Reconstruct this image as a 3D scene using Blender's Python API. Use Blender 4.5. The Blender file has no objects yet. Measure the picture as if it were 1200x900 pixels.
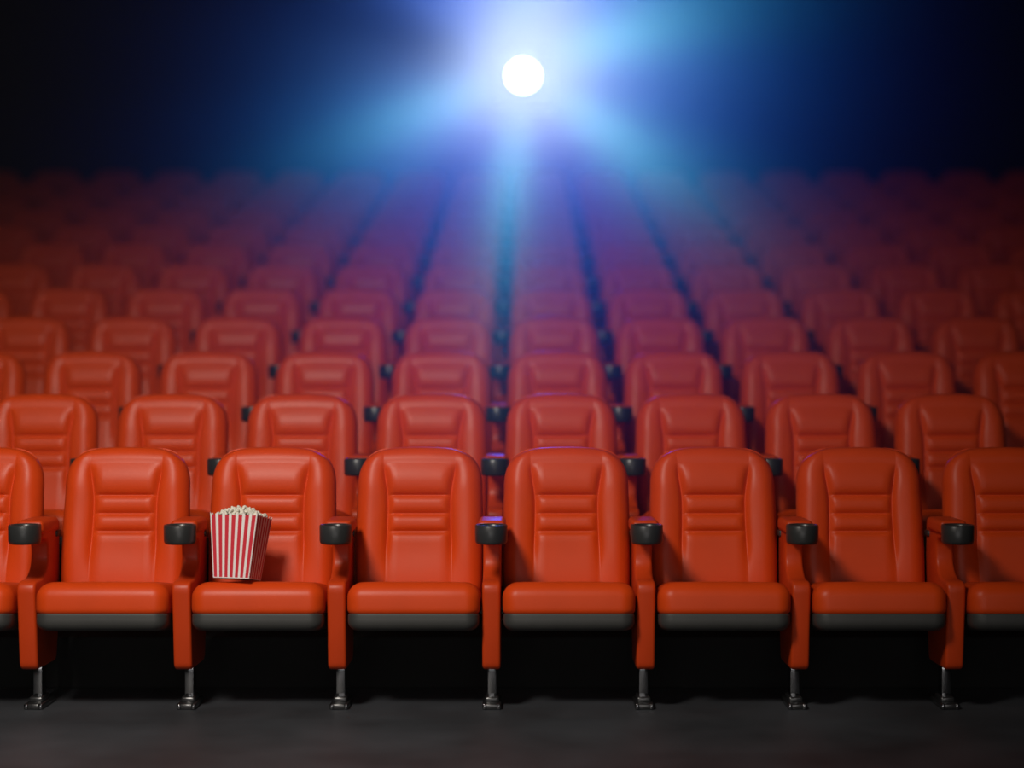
import bpy, bmesh, math, random
from mathutils import Vector, Matrix, noise

C = bpy.context.scene.collection
SC = bpy.context.scene
PI = math.pi
R = math.radians

# ------------------------------------------------------------------ camera
CAM_H = 1.236                                   # eye height in metres
FPX = 2070.0                                    # focal length in pixels of a 1200-wide frame
cam_d = bpy.data.cameras.new('camera')
cam_d.sensor_width = 36.0
cam_d.lens = FPX / 1200.0 * 36.0
cam_d.shift_x = -13.0 / 1200.0
cam_d.clip_start = 0.05
cam_d.clip_end = 100
cam_d.dof.use_dof = True
cam_d.dof.focus_distance = 6.75
cam_d.dof.aperture_fstop = 0.62
cam = bpy.data.objects.new('camera', cam_d)
cam.location = (0, 0, CAM_H)
cam.rotation_euler = (R(90), 0, 0)
C.objects.link(cam)
SC.camera = cam

# ------------------------------------------------------------------ exposure and world
SC.view_settings.view_transform = 'Standard'
SC.view_settings.look = 'None'
SC.view_settings.exposure = 0.0
SC.view_settings.gamma = 1.0
SC.view_settings.use_curve_mapping = False
world = bpy.data.worlds.new('dark_auditorium')
SC.world = world
world.use_nodes = True
world.node_tree.nodes['Background'].inputs[0].default_value = (0, 0, 0, 1)
world.node_tree.nodes['Background'].inputs[1].default_value = 0.0
SC.cycles.max_bounces = 6
SC.cycles.volume_bounces = 0
SC.cycles.use_denoising = True

# ------------------------------------------------------------------ lamps
HAZE_Y0, HAZE_Y1 = 6.2, 9.15                    # a bank of theatre smoke hangs over the first rows
HAZE_DENSITY, HAZE_G = 0.058, 0.80
PROJECTOR_POWER = 4150.0
# the thrown picture is white in its middle and blue toward its edge: width (radians) and strength of each colour
PICTURE = ((0.054, 0.50), (0.080, 0.66), (0.108, 0.96))
LENS = Vector((0.0, 17.55, CAM_H + 362.0 * 17.55 / FPX))


def area(name, loc, target, sx, sy, power, col, spread=180):
    d = bpy.data.lights.new(name, 'AREA')
    d.shape = 'RECTANGLE'
    d.size, d.size_y = sx, sy
    d.energy = power
    d.color = col
    d.spread = R(spread)
    o = bpy.data.objects.new(name, d)
    o.location = loc
    o.rotation_euler = (Vector(target) - Vector(loc)).to_track_quat('-Z', 'Y').to_euler()
    C.objects.link(o)
    return o


# house light at the ceiling in front of the first row, an added fill lamp and an unseen sheen lamp behind the camera
def spot(name, loc, target, power, col, size, blend, radius):
    d = bpy.data.lights.new(name, 'SPOT')
    d.energy = power
    d.color = col
    d.spot_size = R(size)
    d.spot_blend = blend
    d.shadow_soft_size = radius
    o = bpy.data.objects.new(name, d)
    o.location = loc
    o.rotation_euler = (Vector(target) - Vector(loc)).to_track_quat('-Z', 'Y').to_euler()
    C.objects.link(o)
    return o


spot('house_light', (-1.8, 2.7, 4.0), (-1.15, 7.4, 0.70), 930, (1.0, 0.92, 0.82), 76, 1.0, 0.45)
area('front_fill', (-0.6, -4.0, 1.4), (-0.6, 7.0, 0.7), 6.0, 2.0, 54, (1.0, 0.95, 0.92), 150)  # added fill behind the camera, lifts the shaded fronts; no screen stands there
area('side_light', (2.7, -3.0, 4.9), (0.8, 7.0, 0.7), 2.2, 1.6, 15, (1.0, 0.94, 0.92), 150)  # unseen lamp placed for the soft sheen on the backrests


def projector_beam():
    """The projector throws a coloured picture: its colour changes with the direction round the lens axis."""
    d = bpy.data.lights.new('projector_beam', 'SPOT')
    d.energy = PROJECTOR_POWER
    d.spot_size = R(80)
    d.spot_blend = 0.3
    d.shadow_soft_size = 0.10
    o = bpy.data.objects.new('projector_beam', d)
    o.location = LENS + Vector((0, -0.12, 0))
    o.rotation_euler = (Vector((0, 0, CAM_H)) - LENS).to_track_quat('-Z', 'Y').to_euler()
    C.objects.link(o)
    d.use_nodes = True
    nt = d.node_tree
    em = next(n for n in nt.nodes if n.type == 'EMISSION')
    geo = nt.nodes.new('ShaderNodeNewGeometry')   # 'Incoming': the direction in which the light leaves the lens
    axis = (Vector((0, 0, CAM_H)) - LENS).normalized()
    side = axis.cross(Vector((0, 0, 1))).normalized()
    up = side.cross(axis).normalized()

    def along(vec):
        m = nt.nodes.new('ShaderNodeVectorMath')
        m.operation = 'DOT_PRODUCT'
        nt.links.new(geo.outputs['Incoming'], m.inputs[0])
        m.inputs[1].default_value = vec
        return m.outputs['Value']
    at = nt.nodes.new('ShaderNodeMath')
    at.operation = 'ARCTAN2'
    nt.links.new(along(-up), at.inputs[0])
    nt.links.new(along(-side), at.inputs[1])
    ma = nt.nodes.new('ShaderNodeMath')
    ma.operation = 'MULTIPLY_ADD'
    nt.links.new(at.outputs[0], ma.inputs[0])
    ma.inputs[1].default_value = 1 / (2 * PI)
    ma.inputs[2].default_value = 0.5
    ramp = nt.nodes.new('ShaderNodeValToRGB')
    ramp.color_ramp.interpolation = 'EASE'
    nt.links.new(ma.outputs[0], ramp.inputs[0])
    # angle in degrees (0 = to the right seen from the hall, 90 = down, -90 = up), colour
    stops = [(-180, .25, .24, .40), (-162, .11, .12, .26), (-140, .30, .30, .66), (-118, .62, .52, .88),
             (-92, .90, .80, 1.0), (-60, .90, .72, 1.0), (-40, .60, .60, .90), (-17, .70, 1.0, .95),
             (0, .45, .50, .80), (15, .35, .40, .72), (26, .50, .65, .82), (36, .70, 1.0, .95), (49, .50, .50, .76),
             (62, .28, .22, .62), (84, .36, .34, .66), (97, .66, .95, .92), (109, .34, .34, .68),
             (127, .28, .24, .62), (146, .50, .55, .82), (159, .62, .88, .90), (168, .38, .48, .66)]
    els = ramp.color_ramp.elements
    while len(els) > 1:
        els.remove(els[-1])
    for i, (a, r, g, b) in enumerate(stops):
        p = a / 360.0 + 0.5
        e = els[0] if i == 0 else els.new(p)
        e.position = p
        e.color = (r, g, b, 1)
    e = els.new(1.0)
    e.color = (stops[0][1], stops[0][2], stops[0][3], 1)
    # fade from the middle of the picture to its edge
    ac = nt.nodes.new('ShaderNodeMath')
    ac.operation = 'ARCCOSINE'
    nt.links.new(along(axis), ac.inputs[0])
    sq = nt.nodes.new('ShaderNodeMath')
    sq.operation = 'POWER'
    nt.links.new(ac.outputs[0], sq.inputs[0])
    sq.inputs[1].default_value = 2.0
    cc = nt.nodes.new('ShaderNodeCombineXYZ')
    for i, (wd, amp) in enumerate(PICTURE):
        m1 = nt.nodes.new('ShaderNodeMath')
        m1.operation = 'MULTIPLY'
        nt.links.new(sq.outputs[0], m1.inputs[0])
        m1.inputs[1].default_value = -1.0 / wd ** 2
        m2 = nt.nodes.new('ShaderNodeMath')
        m2.operation = 'EXPONENT'
        nt.links.new(m1.outputs[0], m2.inputs[0])
        m3 = nt.nodes.new('ShaderNodeMath')
        m3.operation = 'MULTIPLY'
        nt.links.new(m2.outputs[0], m3.inputs[0])
        m3.inputs[1].default_value = amp
        nt.links.new(m3.outputs[0], cc.inputs[i])
    # the very middle of the picture is plain pale light
    core = nt.nodes.new('ShaderNodeMapRange')
    core.interpolation_type = 'SMOOTHSTEP'
    nt.links.new(ac.outputs[0], core.inputs['Value'])
    core.inputs['From Min'].default_value = 0.008
    core.inputs['From Max'].default_value = 0.050
    mixc = nt.nodes.new('ShaderNodeMix')
    mixc.data_type = 'RGBA'
    nt.links.new(core.outputs[0], mixc.inputs[0])
    mixc.inputs[6].default_value = (0.80, 0.74, 0.82, 1)
    nt.links.new(ramp.outputs[0], mixc.inputs[7])
    vm = nt.nodes.new('ShaderNodeVectorMath')
    vm.operation = 'MULTIPLY'
    nt.links.new(mixc.outputs[2], vm.inputs[0])
    nt.links.new(cc.outputs[0], vm.inputs[1])
    nt.links.new(vm.outputs[0], em.inputs[0])
    em.inputs[1].default_value = 1.0


projector_beam()


# ------------------------------------------------------------------ materials
def principled(name, col, rough=0.5, metal=0.0, spec=0.5, coat=0.0, noise_scale=None, noise_amt=0.15,
               bump=0.0, bump_scale=120.0, coat_rough=0.2):
    m = bpy.data.materials.new(name)
    m.use_nodes = True
    nt = m.node_tree
    b = nt.nodes['Principled BSDF']
    b.inputs['Base Color'].default_value = (*col, 1)
    b.inputs['Roughness'].default_value = rough
    b.inputs['Metallic'].default_value = metal
    b.inputs['Specular IOR Level'].default_value = spec
    b.inputs['Coat Weight'].default_value = coat
    b.inputs['Coat Roughness'].default_value = coat_rough
    tc = nt.nodes.new('ShaderNodeTexCoord')
    if noise_scale:
        n = nt.nodes.new('ShaderNodeTexNoise')
        n.inputs['Scale'].default_value = noise_scale
        n.inputs['Detail'].default_value = 5
        nt.links.new(tc.outputs['Object'], n.inputs['Vector'])
        mr = nt.nodes.new('ShaderNodeMapRange')
        mr.inputs['From Min'].default_value = 0.3
        mr.inputs['From Max'].default_value = 0.7
        mr.inputs['To Min'].default_value = 1 - noise_amt
        mr.inputs['To Max'].default_value = 1 + noise_amt
        nt.links.new(n.outputs['Fac'], mr.inputs['Value'])
        mx = nt.nodes.new('ShaderNodeVectorMath')
        mx.operation = 'SCALE'
        mx.inputs[0].default_value = col
        nt.links.new(mr.outputs[0], mx.inputs['Scale'])
        nt.links.new(mx.outputs[0], b.inputs['Base Color'])
    if bump:
        n2 = nt.nodes.new('ShaderNodeTexNoise')
        n2.inputs['Scale'].default_value = bump_scale
        n2.inputs['Detail'].default_value = 3
        nt.links.new(tc.outputs['Object'], n2.inputs['Vector'])
        bp = nt.nodes.new('ShaderNodeBump')
        bp.inputs['Strength'].default_value = bump
        bp.inputs['Distance'].default_value = 0.002
        nt.links.new(n2.outputs['Fac'], bp.inputs['Height'])
        nt.links.new(bp.outputs[0], b.inputs['Normal'])
    return m


M_LEATHER = principled('red_leather', (0.62, 0.055, 0.005), 0.42, spec=0.26, noise_scale=6, noise_amt=0.05, bump=0.08, bump_scale=160)
M_SHELL = principled('red_enamel', (0.54, 0.046, 0.005), 0.42, spec=0.3, noise_scale=5, noise_amt=0.05)
M_PAN = principled('dark_grey_plastic', (0.040, 0.040, 0.038), 0.55, noise_scale=8, noise_amt=0.1)
M_CUP = principled('black_plastic', (0.026, 0.027, 0.027), 0.34, noise_scale=9, noise_amt=0.1)
M_CHROME = principled('chrome', (0.30, 0.30, 0.31), 0.10, metal=1.0)
M_FOOT = principled('dark_steel', (0.016, 0.016, 0.017), 0.25, metal=0.0, spec=0.8, coat=0.4)
M_FLOOR = principled('grey_concrete_floor', (0.041, 0.045, 0.052), 0.55, noise_scale=2.2, noise_amt=0.35, bump=0.15, bump_scale=40)
M_TIER = principled('dark_tier_carpet', (0.005, 0.005, 0.0055), 0.9, noise_scale=20, noise_amt=0.2)
M_WALL = principled('black_wall_fabric', (0.008, 0.008, 0.009), 0.95, noise_scale=10, noise_amt=0.2)
M_BLACK = principled('black_metal_housing', (0.006, 0.006, 0.007), 0.5, noise_scale=10, noise_amt=0.1)


# ------------------------------------------------------------------ helpers
def link(name, me, mat, parent=None):
    o = bpy.data.objects.new(name, me)
    if mat is not None and len(me.materials) == 0:
        me.materials.append(mat)
    C.objects.link(o)
    if parent is not None:
        o.parent = parent
    return o


def bm_obj(name, bm, mat, parent=None, smooth=True):
    me = bpy.data.meshes.new(name)
    bmesh.ops.recalc_face_normals(bm, faces=bm.faces)
    bm.to_mesh(me)
    bm.free()
    if smooth:
        for p in me.polygons:
            p.use_smooth = True
    return link(name, me, mat, parent)


def thing(name, label, cat, loc=(0, 0, 0), rotz=0.0, group=None):
    o = bpy.data.objects.new(name, None)
    o.empty_display_size = 0.1
    o.location = loc
    o.rotation_euler = (0, 0, rotz)
    C.objects.link(o)
    o['label'] = label
    o['category'] = cat
    if group:
        o['group'] = group
    return o


def dup(root, loc, label, group):
    r = root.copy()
    C.objects.link(r)
    r.location = loc
    r['label'] = label
    r['group'] = group
    for ch in list(root.children):
        c = ch.copy()
        C.objects.link(c)
        c.parent = r
        for g in list(ch.children):
            d = g.copy()
            C.objects.link(d)
            d.parent = c
    return r


def add_box(bm, lo, hi):
    r = bmesh.ops.create_cube(bm, size=1.0)
    for v in r['verts']:
        v.co = Vector([lo[i] + (v.co[i] + 0.5) * (hi[i] - lo[i]) for i in range(3)])
    return r['verts']


def box_bm(lo, hi, bevel=0.0, seg=2):
    bm = bmesh.new()
    add_box(bm, lo, hi)
    if bevel:
        bmesh.ops.bevel(bm, geom=bm.edges[:], offset=bevel, segments=seg, affect='EDGES', profile=0.5)
    return bm


def rounded_box(hx, hy, z0, z1, r_plan, r_top, r_bot, crown=0.0, bulge=0.0, n=8):
    """A cushion: a rounded rectangle in plan, lofted upward with its own roundings at foot and top."""
    # (height, inset)
    levels = [(z0 + r_bot * (1 - math.cos(PI / 2 * k / 5)), r_bot * (1 - math.sin(PI / 2 * k / 5))) for k in range(6)]
    zm0, zm1 = z0 + r_bot, z1 - r_top
    levels += [(zm0 + (zm1 - zm0) * k / 3, 0.0) for k in (1, 2)]
    levels += [(z1 - r_top * (1 - math.sin(PI / 2 * k / 7)), r_top * (1 - math.cos(PI / 2 * k / 7))) for k in range(8)]

    def outline(d, sc=1.0):
        r = max(r_plan - d * 0.6, 0.012)
        ax, ay = hx - d - r, hy - d - r
        pts = []
        for cx, cy, a0 in ((ax, -ay, -90), (ax, ay, 0), (-ax, ay, 90), (-ax, -ay, 180)):
            for k in range(n + 1):
                a = R(a0 + 90 * k / n)
                pts.append(((cx + r * math.cos(a)) * sc, (cy + r * math.sin(a)) * sc))
            nx = 5
            # points along the straight edge that follows
            ex, ey = {-90: (ax + r, ay), 0: (-ax, ay + r), 90: (-ax - r, -ay), 180: (ax, -ay - r)}[a0]
            sx_, sy_ = (cx + r * math.cos(R(a0 + 90))), (cy + r * math.sin(R(a0 + 90)))
            for k in range(1, nx):
                pts.append(((sx_ + (ex - sx_) * k / nx) * sc, (sy_ + (ey - sy_) * k / nx) * sc))
        return pts
    bm = bmesh.new()
    rings = []

    def ring(z, d, sc=1.0):
        pts = outline(d, sc)
        row = []
        for x, y in pts:
            zz = z
            if crown and z > zm1:
                zz += crown * (1 - (x / hx) ** 2) * (1 - (y / hy) ** 2)
            row.append(bm.verts.new((x, y, zz)))
        rings.append(row)
    for sc in (0.5, 0.85):
        ring(z0, levels[0][1], sc)
    for z, d in levels:
        if bulge:
            d -= bulge * math.sin(PI * (z - z0) / (z1 - z0))
        ring(z, d)
    for sc in (0.85, 0.6, 0.3):
        ring(z1, r_top, sc)
    m = len(rings[0])
    for a, b in zip(rings, rings[1:]):
        for k in range(m):
            bm.faces.new((a[k], a[(k + 1) % m], b[(k + 1) % m], b[k]))
    bm.faces.new(list(reversed(rings[0])))
    bm.faces.new(rings[-1])
    return bm


def prism(profile, half_w, bevel=0.0, seg=3):
    """Extrude a closed (y, z) outline across x."""
    bm = bmesh.new()
    vs = [bm.verts.new((-half_w, y, z)) for y, z in profile]
    f = bm.faces.new(vs)
    ret = bmesh.ops.extrude_face_region(bm, geom=[f])
    for v in [g for g in ret['geom'] if isinstance(g, bmesh.types.BMVert)]:
        v.co.x = half_w
    bmesh.ops.recalc_face_normals(bm, faces=bm.faces)
    if bevel:
        edges = [e for e in bm.edges if abs(e.verts[0].co.x - e.verts[1].co.x) < 1e-6]
        bmesh.ops.bevel(bm, geom=edges, offset=bevel, segments=seg, affect='EDGES', profile=0.5)
    return bm


def round_poly(pts, radii, n=5):
    """Round each corner of a polygon with its own radius."""
    out = []
    m = len(pts)
    for i, p in enumerate(pts):
        p = Vector(p)
        a = Vector(pts[i - 1]) - p
        b = Vector(pts[(i + 1) % m]) - p
        r = radii[i]
        if r <= 0:
            out.append(tuple(p))
            continue
        d = min(r, a.length * 0.48, b.length * 0.48)
        s, e = p + a.normalized() * d, p + b.normalized() * d
        for k in range(n + 1):
            t = k / n
            out.append(tuple(s * (1 - t) ** 2 + p * 2 * t * (1 - t) + e * t * t))
    return out


def lathe(profile, n=28, center=(0, 0)):
    bm = bmesh.new()
    rings = []
    for r, z in profile:
        rings.append([bm.verts.new((center[0] + r * math.cos(2 * PI * k / n), center[1] + r * math.sin(2 * PI * k / n), z)) for k in range(n)])
    for a, b in zip(rings, rings[1:]):
        for k in range(n):
            bm.faces.new((a[k], a[(k + 1) % n], b[(k + 1) % n], b[k]))
    return bm


# ------------------------------------------------------------------ the hall
P_SEAT = 0.58            # seat pitch
ROW_D = 0.90             # row pitch
ROW_R = 0.208            # rise per row
N_ROWS = 12
D0 = 7.0                 # distance of the first row's backrest tops
BACK_Y = 18.3
HALF_W = 6.4
CEIL = 6.0


def structure(name, bm, mat, parent=None, label=None):
    o = bm_obj(name, bm, mat, parent, smooth=False)
    o['kind'] = 'structure'
    if label:
        o['label'] = label
    return o


floor = structure('floor', box_bm((-HALF_W, -5, -0.1), (HALF_W, BACK_Y, 0)), M_FLOOR, None, 'dark grey mottled concrete floor before the front row')
RISER0 = D0 + 0.17
for n in range(1, N_ROWS):
    y0 = RISER0 + (n - 1) * ROW_D
    y1 = y0 + ROW_D if n < N_ROWS - 1 else BACK_Y
    o = bm_obj('tier_step', box_bm((-HALF_W, y0, 0.0), (HALF_W, y1, n * ROW_R), 0.008, 2), M_TIER, floor, smooth=False)
structure('wall_left', box_bm((-HALF_W - 0.15, -5, -0.1), (-HALF_W, BACK_Y, CEIL)), M_WALL, None, 'black left side wall of the auditorium')
structure('wall_right', box_bm((HALF_W, -5, -0.1), (HALF_W + 0.15, BACK_Y, CEIL)), M_WALL, None, 'black right side wall of the auditorium')
structure('wall_back', box_bm((-HALF_W - 0.15, BACK_Y, -0.1), (HALF_W + 0.15, BACK_Y + 0.15, CEIL)), M_WALL, None, 'black rear wall behind the projector')
structure('ceiling', box_bm((-HALF_W - 0.15, -5, CEIL), (HALF_W + 0.15, BACK_Y + 0.15, CEIL + 0.1)), M_WALL, None, 'black auditorium ceiling')


# ------------------------------------------------------------------ seat backrest
BACK_H = 0.58
Z_BOT = 0.405


def sstep(x, a, b):
    t = max(0.0, min(1.0, (x - a) / (b - a)))
    return t * t * (3 - 2 * t)


def half_width(z):
    """Half width of the backrest outline at height z above its foot."""
    rc = 0.16
    w = 0.2465 + 0.005 * math.sin(PI * min(1.0, z / 0.44))
    zc = BACK_H - rc
    if z > zc:
        q = min(1.0, (z - zc) / rc)
        w = 0.2475 - 0.125 + 0.125 * (1 - q ** 2.6) ** (1 / 2.3)
    return w


def crease_x(z):
    # distance of the long vertical creases from the middle
    return 0.124 + 0.020 * sstep(z, 0.36, 0.54) + 0.006 * sstep(z, 0.33, 0.10)


SEAMS = [0.250, 0.320, 0.392]                   # heights of the sewn seams
CREASE_TOP, CREASE_BOT = 0.515, 0.11


def back_front(x, z, w):
    """How far the front surface stands proud of its middle plane, padding and seams included."""
    r = 0.055
    du = w - abs(x)
    dv = BACK_H - z
    a = max(0.0, 1 - du / r)
    b = max(0.0, 1 - dv / r)
    k = min(1.0, math.hypot(a, b))
    edge = math.sqrt(max(0.0, 1 - k * k))
    t = 0.050 * edge
    xc = crease_x(z)
    ax = abs(x)
    # bolsters at the sides
    along = sstep(z, CREASE_BOT - 0.08, CREASE_BOT + 0.08) * sstep(z, CREASE_TOP + 0.02, CREASE_TOP - 0.10)
    if ax > xc:
        s = (ax - xc) / max(1e-4, w - xc)
        t += 0.016 * math.sin(PI * min(1, s)) ** 0.8 * (0.3 + 0.7 * along) * edge
    # long creases
    cr = sstep(z, CREASE_BOT, CREASE_BOT + 0.12) * sstep(z, CREASE_TOP + 0.005, CREASE_TOP - 0.05)
    t -= 0.013 * math.exp(-((ax - xc) / 0.0075) ** 2) * cr
    # centre pads
    if ax < xc + 0.002:
        inx = sstep(xc - ax, 0.004, 0.026)
        zs = SEAMS
        if z >= zs[2]:
            q = (z - zs[2]) / (CREASE_TOP - zs[2])
            bulge = 0.015 * math.sin(PI * min(1.0, max(0, q)) ** 0.75) if q < 1 else 0
        elif z >= zs[1]:
            q = (z - zs[1]) / (zs[2] - zs[1])
            bulge = 0.010 * math.sin(PI * q) ** 0.7
        elif z >= zs[0]:
            q = (z - zs[0]) / (zs[1] - zs[0])
            bulge = 0.010 * math.sin(PI * q) ** 0.7
        else:
            q = (zs[0] - z) / zs[0]
            bulge = 0.010 * min(1.0, q / 0.12) ** 0.6 * (1 - 0.6 * q)
        t += bulge * inx
        for s in zs:
            t -= 0.008 * math.exp(-((z - s) / 0.0055) ** 2) * inx
    # slight hollow for the back
    t -= 0.010 * (1 - (ax / 0.25) ** 2) * sstep(z, 0.05, 0.2) * sstep(z, 0.5, 0.3) * edge
    return t


def back_meshes():
    """Front and back grid of the backrest as one watertight surface, cut afterwards along its seams into
    the shell, the two side bolsters and the four centre pads."""
    zb = [0.0] + SEAMS + [CREASE_TOP, BACK_H]
    nz = [9, 7, 7, 10, 11]
    zs = []
    for i, n in enumerate(nz):
        for k in range(n):
            q = k / n
            if i == 4:
                q = math.sin(q * PI / 2) ** 0.9
            elif i == 0:
                q = 1 - (1 - q) ** 1.5
            else:
                q = 0.5 - 0.5 * math.cos(PI * q)
            zs.append(zb[i] + q * (zb[i + 1] - zb[i]))
    zs.append(BACK_H)
    us = []                                     # (band, fraction)
    nb, nc = 10, 14
    for k in range(nb):
        q = k / nb
        us.append((-1, 1 - (1 - math.cos(q * PI / 2)) if False else 1 - math.sin(q * PI / 2) ** 1.6))
    for k in range(nc + 1):
        q = k / nc
        us.append((0, math.sin((q - 0.5) * PI)))
    for k in range(1, nb + 1):
        q = k / nb
        us.append((1, 1 - math.sin((1 - q) * PI / 2) ** 1.6))
    bm = bmesh.new()
    lay = bm.faces.layers.int.new('region')
    front, back = [], []
    for z in zs:
        w = half_width(z)
        xc = min(crease_x(z), w * 0.86)
        fr, br = [], []
        for band, q in us:
            x = q * xc if band == 0 else band * (xc + q * (w - xc))
            top = 0.010 * (1 - (x / 0.2) ** 2) * sstep(z, 0.40, BACK_H)
            f = back_front(x, z, w)
            a = max(0.0, 1 - (w - abs(x)) / 0.055)
            b = max(0.0, 1 - (BACK_H - z) / 0.055)
            e = math.sqrt(max(0.0, 1 - min(1.0, math.hypot(a, b)) ** 2))
            fr.append(bm.verts.new((x, -f, z + top)))
            br.append(bm.verts.new((x, 0.045 * e + 0.0005, z + top)))
        front.append(fr)
        back.append(br)
    nu = len(us)
    bands = [i for i in range(len(nz)) for _ in range(nz[i])]
    for j in range(len(zs) - 1):
        for i in range(nu - 1):
            f = bm.faces.new((front[j][i], front[j][i + 1], front[j + 1][i + 1], front[j + 1][i]))
            centre = nb <= i < nb + nc
            bd = bands[j]
            if bd == 4:
                f[lay] = 0
            elif centre:
                f[lay] = 1 + bd                 # 1 lower pad, 2 and 3 ribs, 4 headrest
            else:
                f[lay] = 5 if i < nb else 6
            g = bm.faces.new((back[j][i + 1], back[j][i], back[j + 1][i], back[j + 1][i + 1]))
            g[lay] = 0
    # close the rim
    for j in range(len(zs) - 1):
        bm.faces.new((back[j][0], front[j][0], front[j + 1][0], back[j + 1][0]))
        bm.faces.new((front[j][-1], back[j][-1], back[j + 1][-1], front[j + 1][-1]))
    for i in range(nu - 1):
        bm.faces.new((front[-1][i], front[-1][i + 1], back[-1][i + 1], back[-1][i]))
        bm.faces.new((back[0][i], back[0][i + 1], front[0][i + 1], front[0][i]))
    bmesh.ops.remove_doubles(bm, verts=bm.verts[:], dist=0.0006)
    bm.normal_update()
    out = {}
    names = ['backrest', 'lower_pad', 'lumbar_rib', 'lumbar_rib', 'headrest_pad', 'side_bolster', 'side_bolster']
    for reg in range(7):
        fs = [f for f in bm.faces if f[lay] == reg]
        idx, vs, nm = {}, [], []
        faces = []
        for f in fs:
            row = []
            for v in f.verts:
                if v not in idx:
                    idx[v] = len(vs)
                    vs.append(tuple(v.co))
                    nm.append(tuple(v.normal))
                row.append(idx[v])
            faces.append(row)
        me = bpy.data.meshes.new(names[reg])
        me.from_pydata(vs, [], faces)
        for p in me.polygons:
            p.use_smooth = True
        me.update()
        me.normals_split_custom_set_from_vertices(nm)
        me.materials.append(M_LEATHER)
        out[reg] = (names[reg], me)
    bm.free()
    return out


RECLINE = R(11)
CUSHION_TILT = R(7)


def make_seat():
    t = thing('cinema_seat', '', 'seat')
    parts = back_meshes()
    back = link(parts[0][0], parts[0][1], None, t)
    # the middle plane of the back stands so that its top comes to local y = 0.05
    back.location = (0, 0.045 - math.sin(RECLINE) * BACK_H, Z_BOT)
    back.rotation_euler = (-RECLINE, 0, 0)
    for reg in (4, 3, 2, 1, 5, 6):
        link(parts[reg][0], parts[reg][1], None, back)
    # cushion in its pan
    hy = 0.20
    cu = bm_obj('cushion', rounded_box(0.2460, hy, 0.0, 0.122, 0.055, 0.055, 0.022, 0.004, 0.002), M_LEATHER, t)
    cu.location = (0, -0.462 + hy, 0.380)
    pan = bm_obj('seat_pan', rounded_box(0.2445, hy - 0.003, -0.058, 0.006, 0.052, 0.006, 0.036), M_PAN, t)
    pan.location = (0, -0.462 + hy, 0.380)
    pan['label'] = 'dark grey plastic pan under the cushion'
    for o in (cu, pan):
        c = Vector((0, -0.462, 0.380))
        v = Vector(o.location) - c
        v.rotate(Matrix.Rotation(-CUSHION_TILT, 3, 'X'))
        o.location = c + v
        o.rotation_euler = (-CUSHION_TILT, 0, 0)
    # hinge arms to the armrests at both sides
    bm = bmesh.new()
    for s in (-1, 1):
        add_box(bm, (min(s * 0.20, s * 0.255), -0.15, 0.345), (max(s * 0.20, s * 0.255), -0.10, 0.375))
    hb = bm_obj('hinge', bm, M_FOOT, t, smooth=False)
    return t


def make_stand():
    t = thing('armrest', '', 'armrest')
    pts = [(-0.300, 0.700), (-0.300, 0.650), (-0.215, 0.640), (-0.205, 0.545), (-0.275, 0.497), (-0.405, 0.497),
           (-0.362, 0.160), (-0.085, 0.156), (-0.030, 0.45), (-0.045, 0.712)]
    rad = [0.03, 0.025, 0.03, 0.06, 0.05, 0.045, 0.03, 0.03, 0.1, 0.03]
    bm = prism(round_poly(pts, rad), 0.0345, 0.011, 3)
    sp = bm_obj('side_panel', bm, M_SHELL, t)
    ap = bm_obj('arm_pad', box_bm((-0.052, -0.350, 0.668), (0.052, -0.120, 0.722), 0.018, 4), M_SHELL, t)
    # cup holder: an open ring with a floor
    prof = [(0.0, 0.652), (0.048, 0.652), (0.049, 0.708), (0.0525, 0.712), (0.058, 0.712), (0.0605, 0.708),
            (0.0600, 0.652), (0.0575, 0.644), (0.052, 0.640), (0.0, 0.640)]
    cup = bm_obj('cup_holder', lathe(prof, 32, (0, -0.412)), M_CUP, t)
    cup['label'] = 'black plastic cup holder'
    po = bm_obj('post', box_bm((-0.0175, -0.235, 0.02), (0.0175, -0.175, 0.19), 0.003, 2), M_CHROME, t)
    po['label'] = 'slim chrome post'
    bm = box_bm((-0.036, -0.300, 0.0), (0.036, -0.115, 0.022), 0.005, 2)
    bm2 = box_bm((-0.027, -0.262, 0.018), (0.027, -0.150, 0.042), 0.008, 3)
    me = bpy.data.meshes.new('tmp')
    bm2.to_mesh(me)
    bm.from_mesh(me)
    bm2.free()
    bpy.data.meshes.remove(me)
    ft = bm_obj('foot', bm, M_FOOT, t)
    ft['label'] = 'dark steel foot on the floor'
    for sgn in (-1, 1):
        cp = bm_obj('foot_cap', box_bm((sgn * 0.027 - 0.007, -0.304, 0.002), (sgn * 0.027 + 0.007, -0.285, 0.0215), 0.002, 1), M_CHROME, ft)
        cp['label'] = 'chrome cap at the front of the foot'
    bm = box_bm((-0.043, -0.105, 0.640), (0.043, -0.045, 0.664), 0.006, 2)
    bk = bm_obj('back_bracket', bm, M_CUP, t)
    bk['label'] = 'black bracket between armrest and backrest'
    return t


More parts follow.
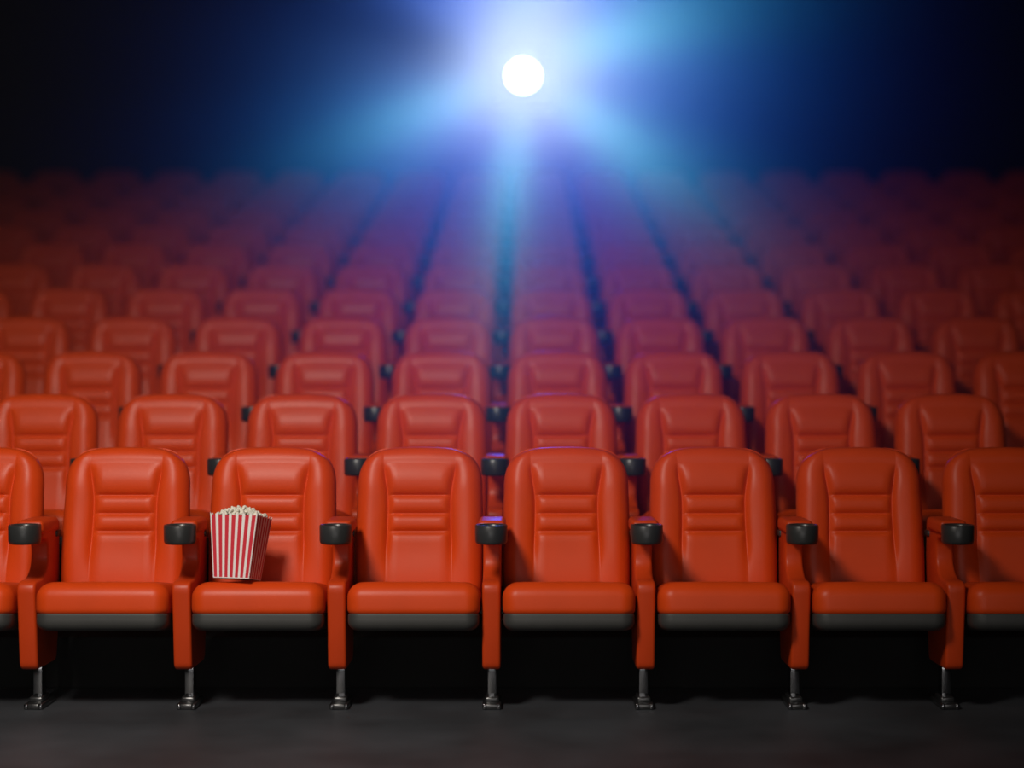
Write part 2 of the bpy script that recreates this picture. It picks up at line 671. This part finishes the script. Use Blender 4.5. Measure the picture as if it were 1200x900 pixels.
ORD = ['front', 'second', 'third', 'fourth', 'fifth', 'sixth', 'seventh', 'eighth', 'ninth', 'tenth', 'eleventh', 'last']
NTH = ['first', 'second', 'third', 'fourth', 'fifth', 'sixth', 'seventh', 'eighth', 'ninth', 'tenth', 'eleventh', 'twelfth',
       'thirteenth', 'fourteenth', 'fifteenth', 'sixteenth', 'seventeenth', 'eighteenth', 'nineteenth', 'twentieth']
FRONT_SEATS = ['red leather cinema seat cut off by the left edge of the front row',
               'front row red seat between the cut off left seat and the popcorn seat',
               'front row red leather seat with the striped popcorn box on its cushion',
               'front row red leather seat directly right of the popcorn seat',
               'front row red leather seat in the middle, second right of the popcorn seat',
               'front row red leather seat third to the right of the popcorn seat',
               'front row red seat in dimmer light beside the cut off right seat',
               'dim red cinema seat cut off by the right edge of the front row']
SEAT_X0 = -0.705 * P_SEAT                       # the seat just left of the camera axis


def px(x, d):
    return 613 + FPX * x / d


seat0, stand0 = make_seat(), make_stand()
first_seat, first_stand = True, True
popcorn_seat = None
for n in range(N_ROWS):
    y = D0 + n * ROW_D
    z = n * ROW_R
    ks = [k for k in range(-16, 17) if px(SEAT_X0 + k * P_SEAT + 0.22, y) > 2 and px(SEAT_X0 + k * P_SEAT - 0.22, y) < 1198]
    for i, k in enumerate(ks):
        loc = (SEAT_X0 + k * P_SEAT, y, z)
        if n == 0 and len(ks) == len(FRONT_SEATS):
            lab = FRONT_SEATS[i]
        elif n == N_ROWS - 1:
            lab = 'blurred dark red seat in the last row, %s from the left' % NTH[i]
        else:
            lab = 'red leather cinema seat in the %s row, %s from the left' % (ORD[n], NTH[i])
        grp = 'seats of the %s row' % ORD[n]
        if first_seat:
            seat0.location, seat0['label'], seat0['group'] = loc, lab, grp
            first_seat, s = False, seat0
        else:
            s = dup(seat0, loc, lab, grp)
        if n == 0 and k == -1:
            popcorn_seat = s
    ks = [k for k in range(-16, 18) if -10 < px(SEAT_X0 + (k - 0.5) * P_SEAT, y - 0.35) < 1210]
    for i, k in enumerate(ks):
        loc = (SEAT_X0 + (k - 0.5) * P_SEAT, y, z)
        if n == 0:
            lab = 'red front row armrest with black cup holder and chrome post, %s from the left' % NTH[i]
        else:
            lab = 'red armrest with black cup holder in the %s row, %s from the left' % (ORD[n], NTH[i])
        grp = 'armrests of the %s row' % ORD[n]
        if first_stand:
            stand0.location, stand0['label'], stand0['group'] = loc, lab, grp
            first_stand = False
        else:
            dup(stand0, loc, lab, grp)


# ------------------------------------------------------------------ popcorn box
def stripe_material():
    m = bpy.data.materials.new('red_white_stripes')
    m.use_nodes = True
    nt = m.node_tree
    b = nt.nodes['Principled BSDF']
    b.inputs['Roughness'].default_value = 0.55
    uv = nt.nodes.new('ShaderNodeUVMap')
    sp = nt.nodes.new('ShaderNodeSeparateXYZ')
    nt.links.new(uv.outputs[0], sp.inputs[0])
    fr = nt.nodes.new('ShaderNodeMath')
    fr.operation = 'FRACT'
    nt.links.new(sp.outputs[0], fr.inputs[0])
    rp = nt.nodes.new('ShaderNodeValToRGB')
    rp.color_ramp.interpolation = 'LINEAR'
    e = rp.color_ramp.elements
    W, RD = (0.80, 0.74, 0.72, 1), (0.58, 0.012, 0.030, 1)
    e[0].position, e[0].color = 0.0, W
    e[1].position, e[1].color = 1.0, W
    for p, c in ((0.19, W), (0.23, RD), (0.77, RD), (0.81, W)):
        x = e.new(p)
        x.color = c
    nt.links.new(fr.outputs[0], rp.inputs[0])
    # a plain white border along the foot
    lt = nt.nodes.new('ShaderNodeMath')
    lt.operation = 'LESS_THAN'
    nt.links.new(sp.outputs[1], lt.inputs[0])
    lt.inputs[1].default_value = 0.012
    mx = nt.nodes.new('ShaderNodeMix')
    mx.data_type = 'RGBA'
    nt.links.new(lt.outputs[0], mx.inputs[0])
    nt.links.new(rp.outputs[0], mx.inputs[6])
    mx.inputs[7].default_value = W
    nt.links.new(mx.outputs[2], b.inputs['Base Color'])
    return m


M_STRIPE = stripe_material()
M_CORN = principled('popped_corn', (0.72, 0.68, 0.58), 0.75, noise_scale=60, noise_amt=0.22)
BOX_H, BW0, BW1, BD0, BD1 = 0.242, 0.142, 0.188, 0.125, 0.160


def carton_wall(half0, half1, off0, off1, n_stripes):
    """One carton wall facing -y, its upper edge cut in scallops, with real board thickness."""
    bm = bmesh.new()
    uvl = bm.loops.layers.uv.new('UVMap')
    per = 6
    cols = n_stripes * per + per * 0
    th = 0.0016
    grid = []
    for side in (0, 1):
        rows = []
        for j in range(3):
            row = []
            for i in range(cols + 1):
                u = i / cols
                s = u * n_stripes                # white stripe centred on whole numbers
                h = BOX_H
                if j == 2:
                    h = BOX_H - 0.010 * (math.sin(PI * (s % 1.0))) ** 1.0
                q = h * (0, 0.55, 1)[j] / BOX_H
                hw = half0 + (half1 - half0) * q
                of = off0 + (off1 - off0) * q
                row.append((bm.verts.new(((u * 2 - 1) * hw, -of + side * th, h * (0, 0.55, 1)[j])), s, q))
            rows.append(row)
        grid.append(rows)

    def face(vs):
        f = bm.faces.new([v[0] for v in vs])
        for l, v in zip(f.loops, vs):
            l[uvl].uv = (v[1], v[2])
    for j in range(2):
        for i in range(cols):
            a, b = grid[0], grid[1]
            face((a[j][i], a[j][i + 1], a[j + 1][i + 1], a[j + 1][i]))
            face((b[j][i + 1], b[j][i], b[j + 1][i], b[j + 1][i + 1]))
    for i in range(cols):
        face((grid[0][2][i], grid[0][2][i + 1], grid[1][2][i + 1], grid[1][2][i]))
        face((grid[1][0][i], grid[1][0][i + 1], grid[0][0][i + 1], grid[0][0][i]))
    for j in range(2):
        face((grid[1][j][0], grid[0][j][0], grid[0][j + 1][0], grid[1][j + 1][0]))
        face((grid[0][j][-1], grid[1][j][-1], grid[1][j + 1][-1], grid[0][j + 1][-1]))
    return bm


BOX_LOC = Vector((SEAT_X0 - P_SEAT - 0.084, D0 - 0.374, 0.5045))
BOX_ROT = (R(-9.5), R(0.5), R(-12))
box = thing('popcorn_box', 'red and white striped popcorn carton standing on a front row seat', 'popcorn box', BOX_LOC)
box.rotation_euler = BOX_ROT
for rz, h0, h1, o0, o1, ns in ((0, BW0 / 2, BW1 / 2, BD0 / 2, BD1 / 2, 7), (90, BD0 / 2, BD1 / 2, BW0 / 2, BW1 / 2, 6),
                               (180, BW0 / 2, BW1 / 2, BD0 / 2, BD1 / 2, 7), (270, BD0 / 2, BD1 / 2, BW0 / 2, BW1 / 2, 6)):
    w = bm_obj('carton_wall', carton_wall(h0, h1, o0, o1, ns), M_STRIPE, box, smooth=False)
    w.rotation_euler = (0, 0, R(rz))
bt = bm_obj('carton_bottom', box_bm((-BW0 / 2, -BD0 / 2, 0.0), (BW0 / 2, BD0 / 2, 0.002)), M_CORN, box, smooth=False)


# popped corn heaped in the carton
def corn_mesh(seed):
    rnd = random.Random(seed)
    bm = bmesh.new()
    bmesh.ops.create_icosphere(bm, subdivisions=3, radius=1.0)
    lobes = [Vector((rnd.gauss(0, 1), rnd.gauss(0, 1), rnd.gauss(0, 1))).normalized() for _ in range(7)]
    size = [rnd.uniform(0.55, 1.0) for _ in lobes]
    for v in bm.verts:
        d = v.co.normalized()
        r = 0.45
        for l, s in zip(lobes, size):
            c = d.dot(l)
            if c > 0:
                ang = math.acos(min(1, c))
                rr = 0.55 * s
                if math.sin(ang) * 0.62 < rr:
                    r = max(r, 0.62 * c + math.sqrt(max(0, rr * rr - (0.62 * math.sin(ang)) ** 2)))
        r += 0.05 * noise.noise(d * 4 + Vector((seed, 0, 0)))
        v.co = d * r
    for v in bm.verts:
        v.co *= 0.0125
    me = bpy.data.meshes.new('popcorn_piece')
    bm.to_mesh(me)
    bm.free()
    for p in me.polygons:
        p.use_smooth = True
    me.materials.append(M_CORN)
    return me


rnd = random.Random(7)
corn = [corn_mesh(s) for s in range(6)]
BM = Matrix.Translation(BOX_LOC) @ Matrix.Rotation(BOX_ROT[2], 4, 'Z') @ Matrix.Rotation(BOX_ROT[1], 4, 'Y') @ Matrix.Rotation(BOX_ROT[0], 4, 'X')
# the bed of popcorn below the ones one can see
bm = bmesh.new()
bmesh.ops.create_grid(bm, x_segments=14, y_segments=12, size=1.0)
for v in bm.verts:
    gx, gy = v.co.x, v.co.y
    v.co = Vector((gx * (BW1 / 2 - 0.006), gy * (BD1 / 2 - 0.006), BOX_H - 0.022 + 0.020 * (1 - gx * gx) * (1 - gy * gy) + 0.005 * noise.noise(Vector((gx * 5, gy * 5, 0)))))
ret = bmesh.ops.extrude_face_region(bm, geom=bm.faces[:])
for v in [g for g in ret['geom'] if isinstance(g, bmesh.types.BMVert)]:
    v.co.z -= 0.012
    v.co.x *= 0.95
    v.co.y *= 0.95
bed = bm_obj('popcorn_fill', bm, M_CORN)
bed.matrix_world = BM
bed['kind'] = 'stuff'
bed['label'] = 'popcorn filling the striped carton below its heaped top'
bed['category'] = 'popcorn'
spots = []
tries = 0
while len(spots) < 58 and tries < 4000:
    tries += 1
    gx, gy = rnd.uniform(-1, 1), rnd.uniform(-1, 1)
    p = Vector((gx * (BW1 / 2 - 0.016), gy * (BD1 / 2 - 0.016), BOX_H - 0.008 + 0.024 * (1 - gx * gx) * (1 - gy * gy) + rnd.uniform(0, 0.009)))
    if all((p - q).length > 0.0155 for q in spots):
        spots.append(p)
for i, p in enumerate(spots):
    o = link('popcorn', corn[i % 6], None)
    o.matrix_world = BM @ Matrix.Translation(p) @ Matrix.Rotation(rnd.uniform(0, 6.28), 4, Vector((rnd.gauss(0, 1), rnd.gauss(0, 1), rnd.gauss(0, 1))).normalized())
    o['label'] = 'small pale popped kernel heaped in the striped carton'
    o['category'] = 'popcorn'
    o['group'] = 'popped kernels heaped in the carton'


# ------------------------------------------------------------------ projector on the rear wall
pr = thing('projector', 'film projector with a glowing white lens high on the dark rear wall', 'projector', (LENS.x, LENS.y, LENS.z - 0.16))
bm = box_bm((-0.30, 0.10, -0.10), (0.30, 0.70, 0.42), 0.03, 3)
bm_obj('body', bm, M_BLACK, pr)
prof = [(0.13, 0.12), (0.165, 0.12), (0.165, 0.02), (0.185, 0.0), (0.185, -0.06), (0.165, -0.06), (0.160, 0.0)]
bar = bm_obj('lens_barrel', lathe(prof, 40), M_BLACK, pr)
bar.rotation_euler = (R(-90), 0, 0)
bar.location = (0, 0, 0.16)
lm = bpy.data.materials.new('glowing_lens')
lm.use_nodes = True
b = lm.node_tree.nodes['Principled BSDF']
b.inputs['Base Color'].default_value = (0.05, 0.05, 0.05, 1)
b.inputs['Emission Color'].default_value = (0.95, 1.0, 1.0, 1)
b.inputs['Emission Strength'].default_value = 12.0
bm = bmesh.new()
prof = [(0.140 * math.sin(a), -0.02 * math.cos(a)) for a in [PI / 2 * k / 6 for k in range(7)]]
prof[0] = (0.001, prof[0][1])
bm = lathe(prof, 40)
bmesh.ops.holes_fill(bm, edges=bm.edges[:], sides=40)
le = bm_obj('lens', bm, lm, pr)
le.rotation_euler = (R(-90), 0, 0)
le.location = (0, 0.03, 0.16)
le['label'] = 'glowing white lens'
bm = box_bm((-0.10, 0.60, -0.20), (0.10, BACK_Y - LENS.y, -0.08), 0.008, 2)
bm_obj('wall_bracket', bm, M_BLACK, pr)

# ------------------------------------------------------------------ haze filling the hall
hz = bpy.data.materials.new('theatre_haze')
hz.use_nodes = True
nt = hz.node_tree
nt.nodes.remove(nt.nodes['Principled BSDF'])
vs = nt.nodes.new('ShaderNodeVolumeScatter')
vs.inputs['Color'].default_value = (1, 1, 1, 1)
vs.inputs['Density'].default_value = HAZE_DENSITY
vs.inputs['Anisotropy'].default_value = HAZE_G
nt.links.new(vs.outputs[0], nt.nodes['Material Output'].inputs['Volume'])
hz.cycles.homogeneous_volume = True
o = bm_obj('haze', box_bm((-HALF_W - 0.05, HAZE_Y0, -0.05), (HALF_W + 0.05, HAZE_Y1, CEIL + 0.05)), hz, None, smooth=False)
o['kind'] = 'stuff'
o['label'] = 'thin theatre haze lit blue by the projector beam'
o['category'] = 'haze'
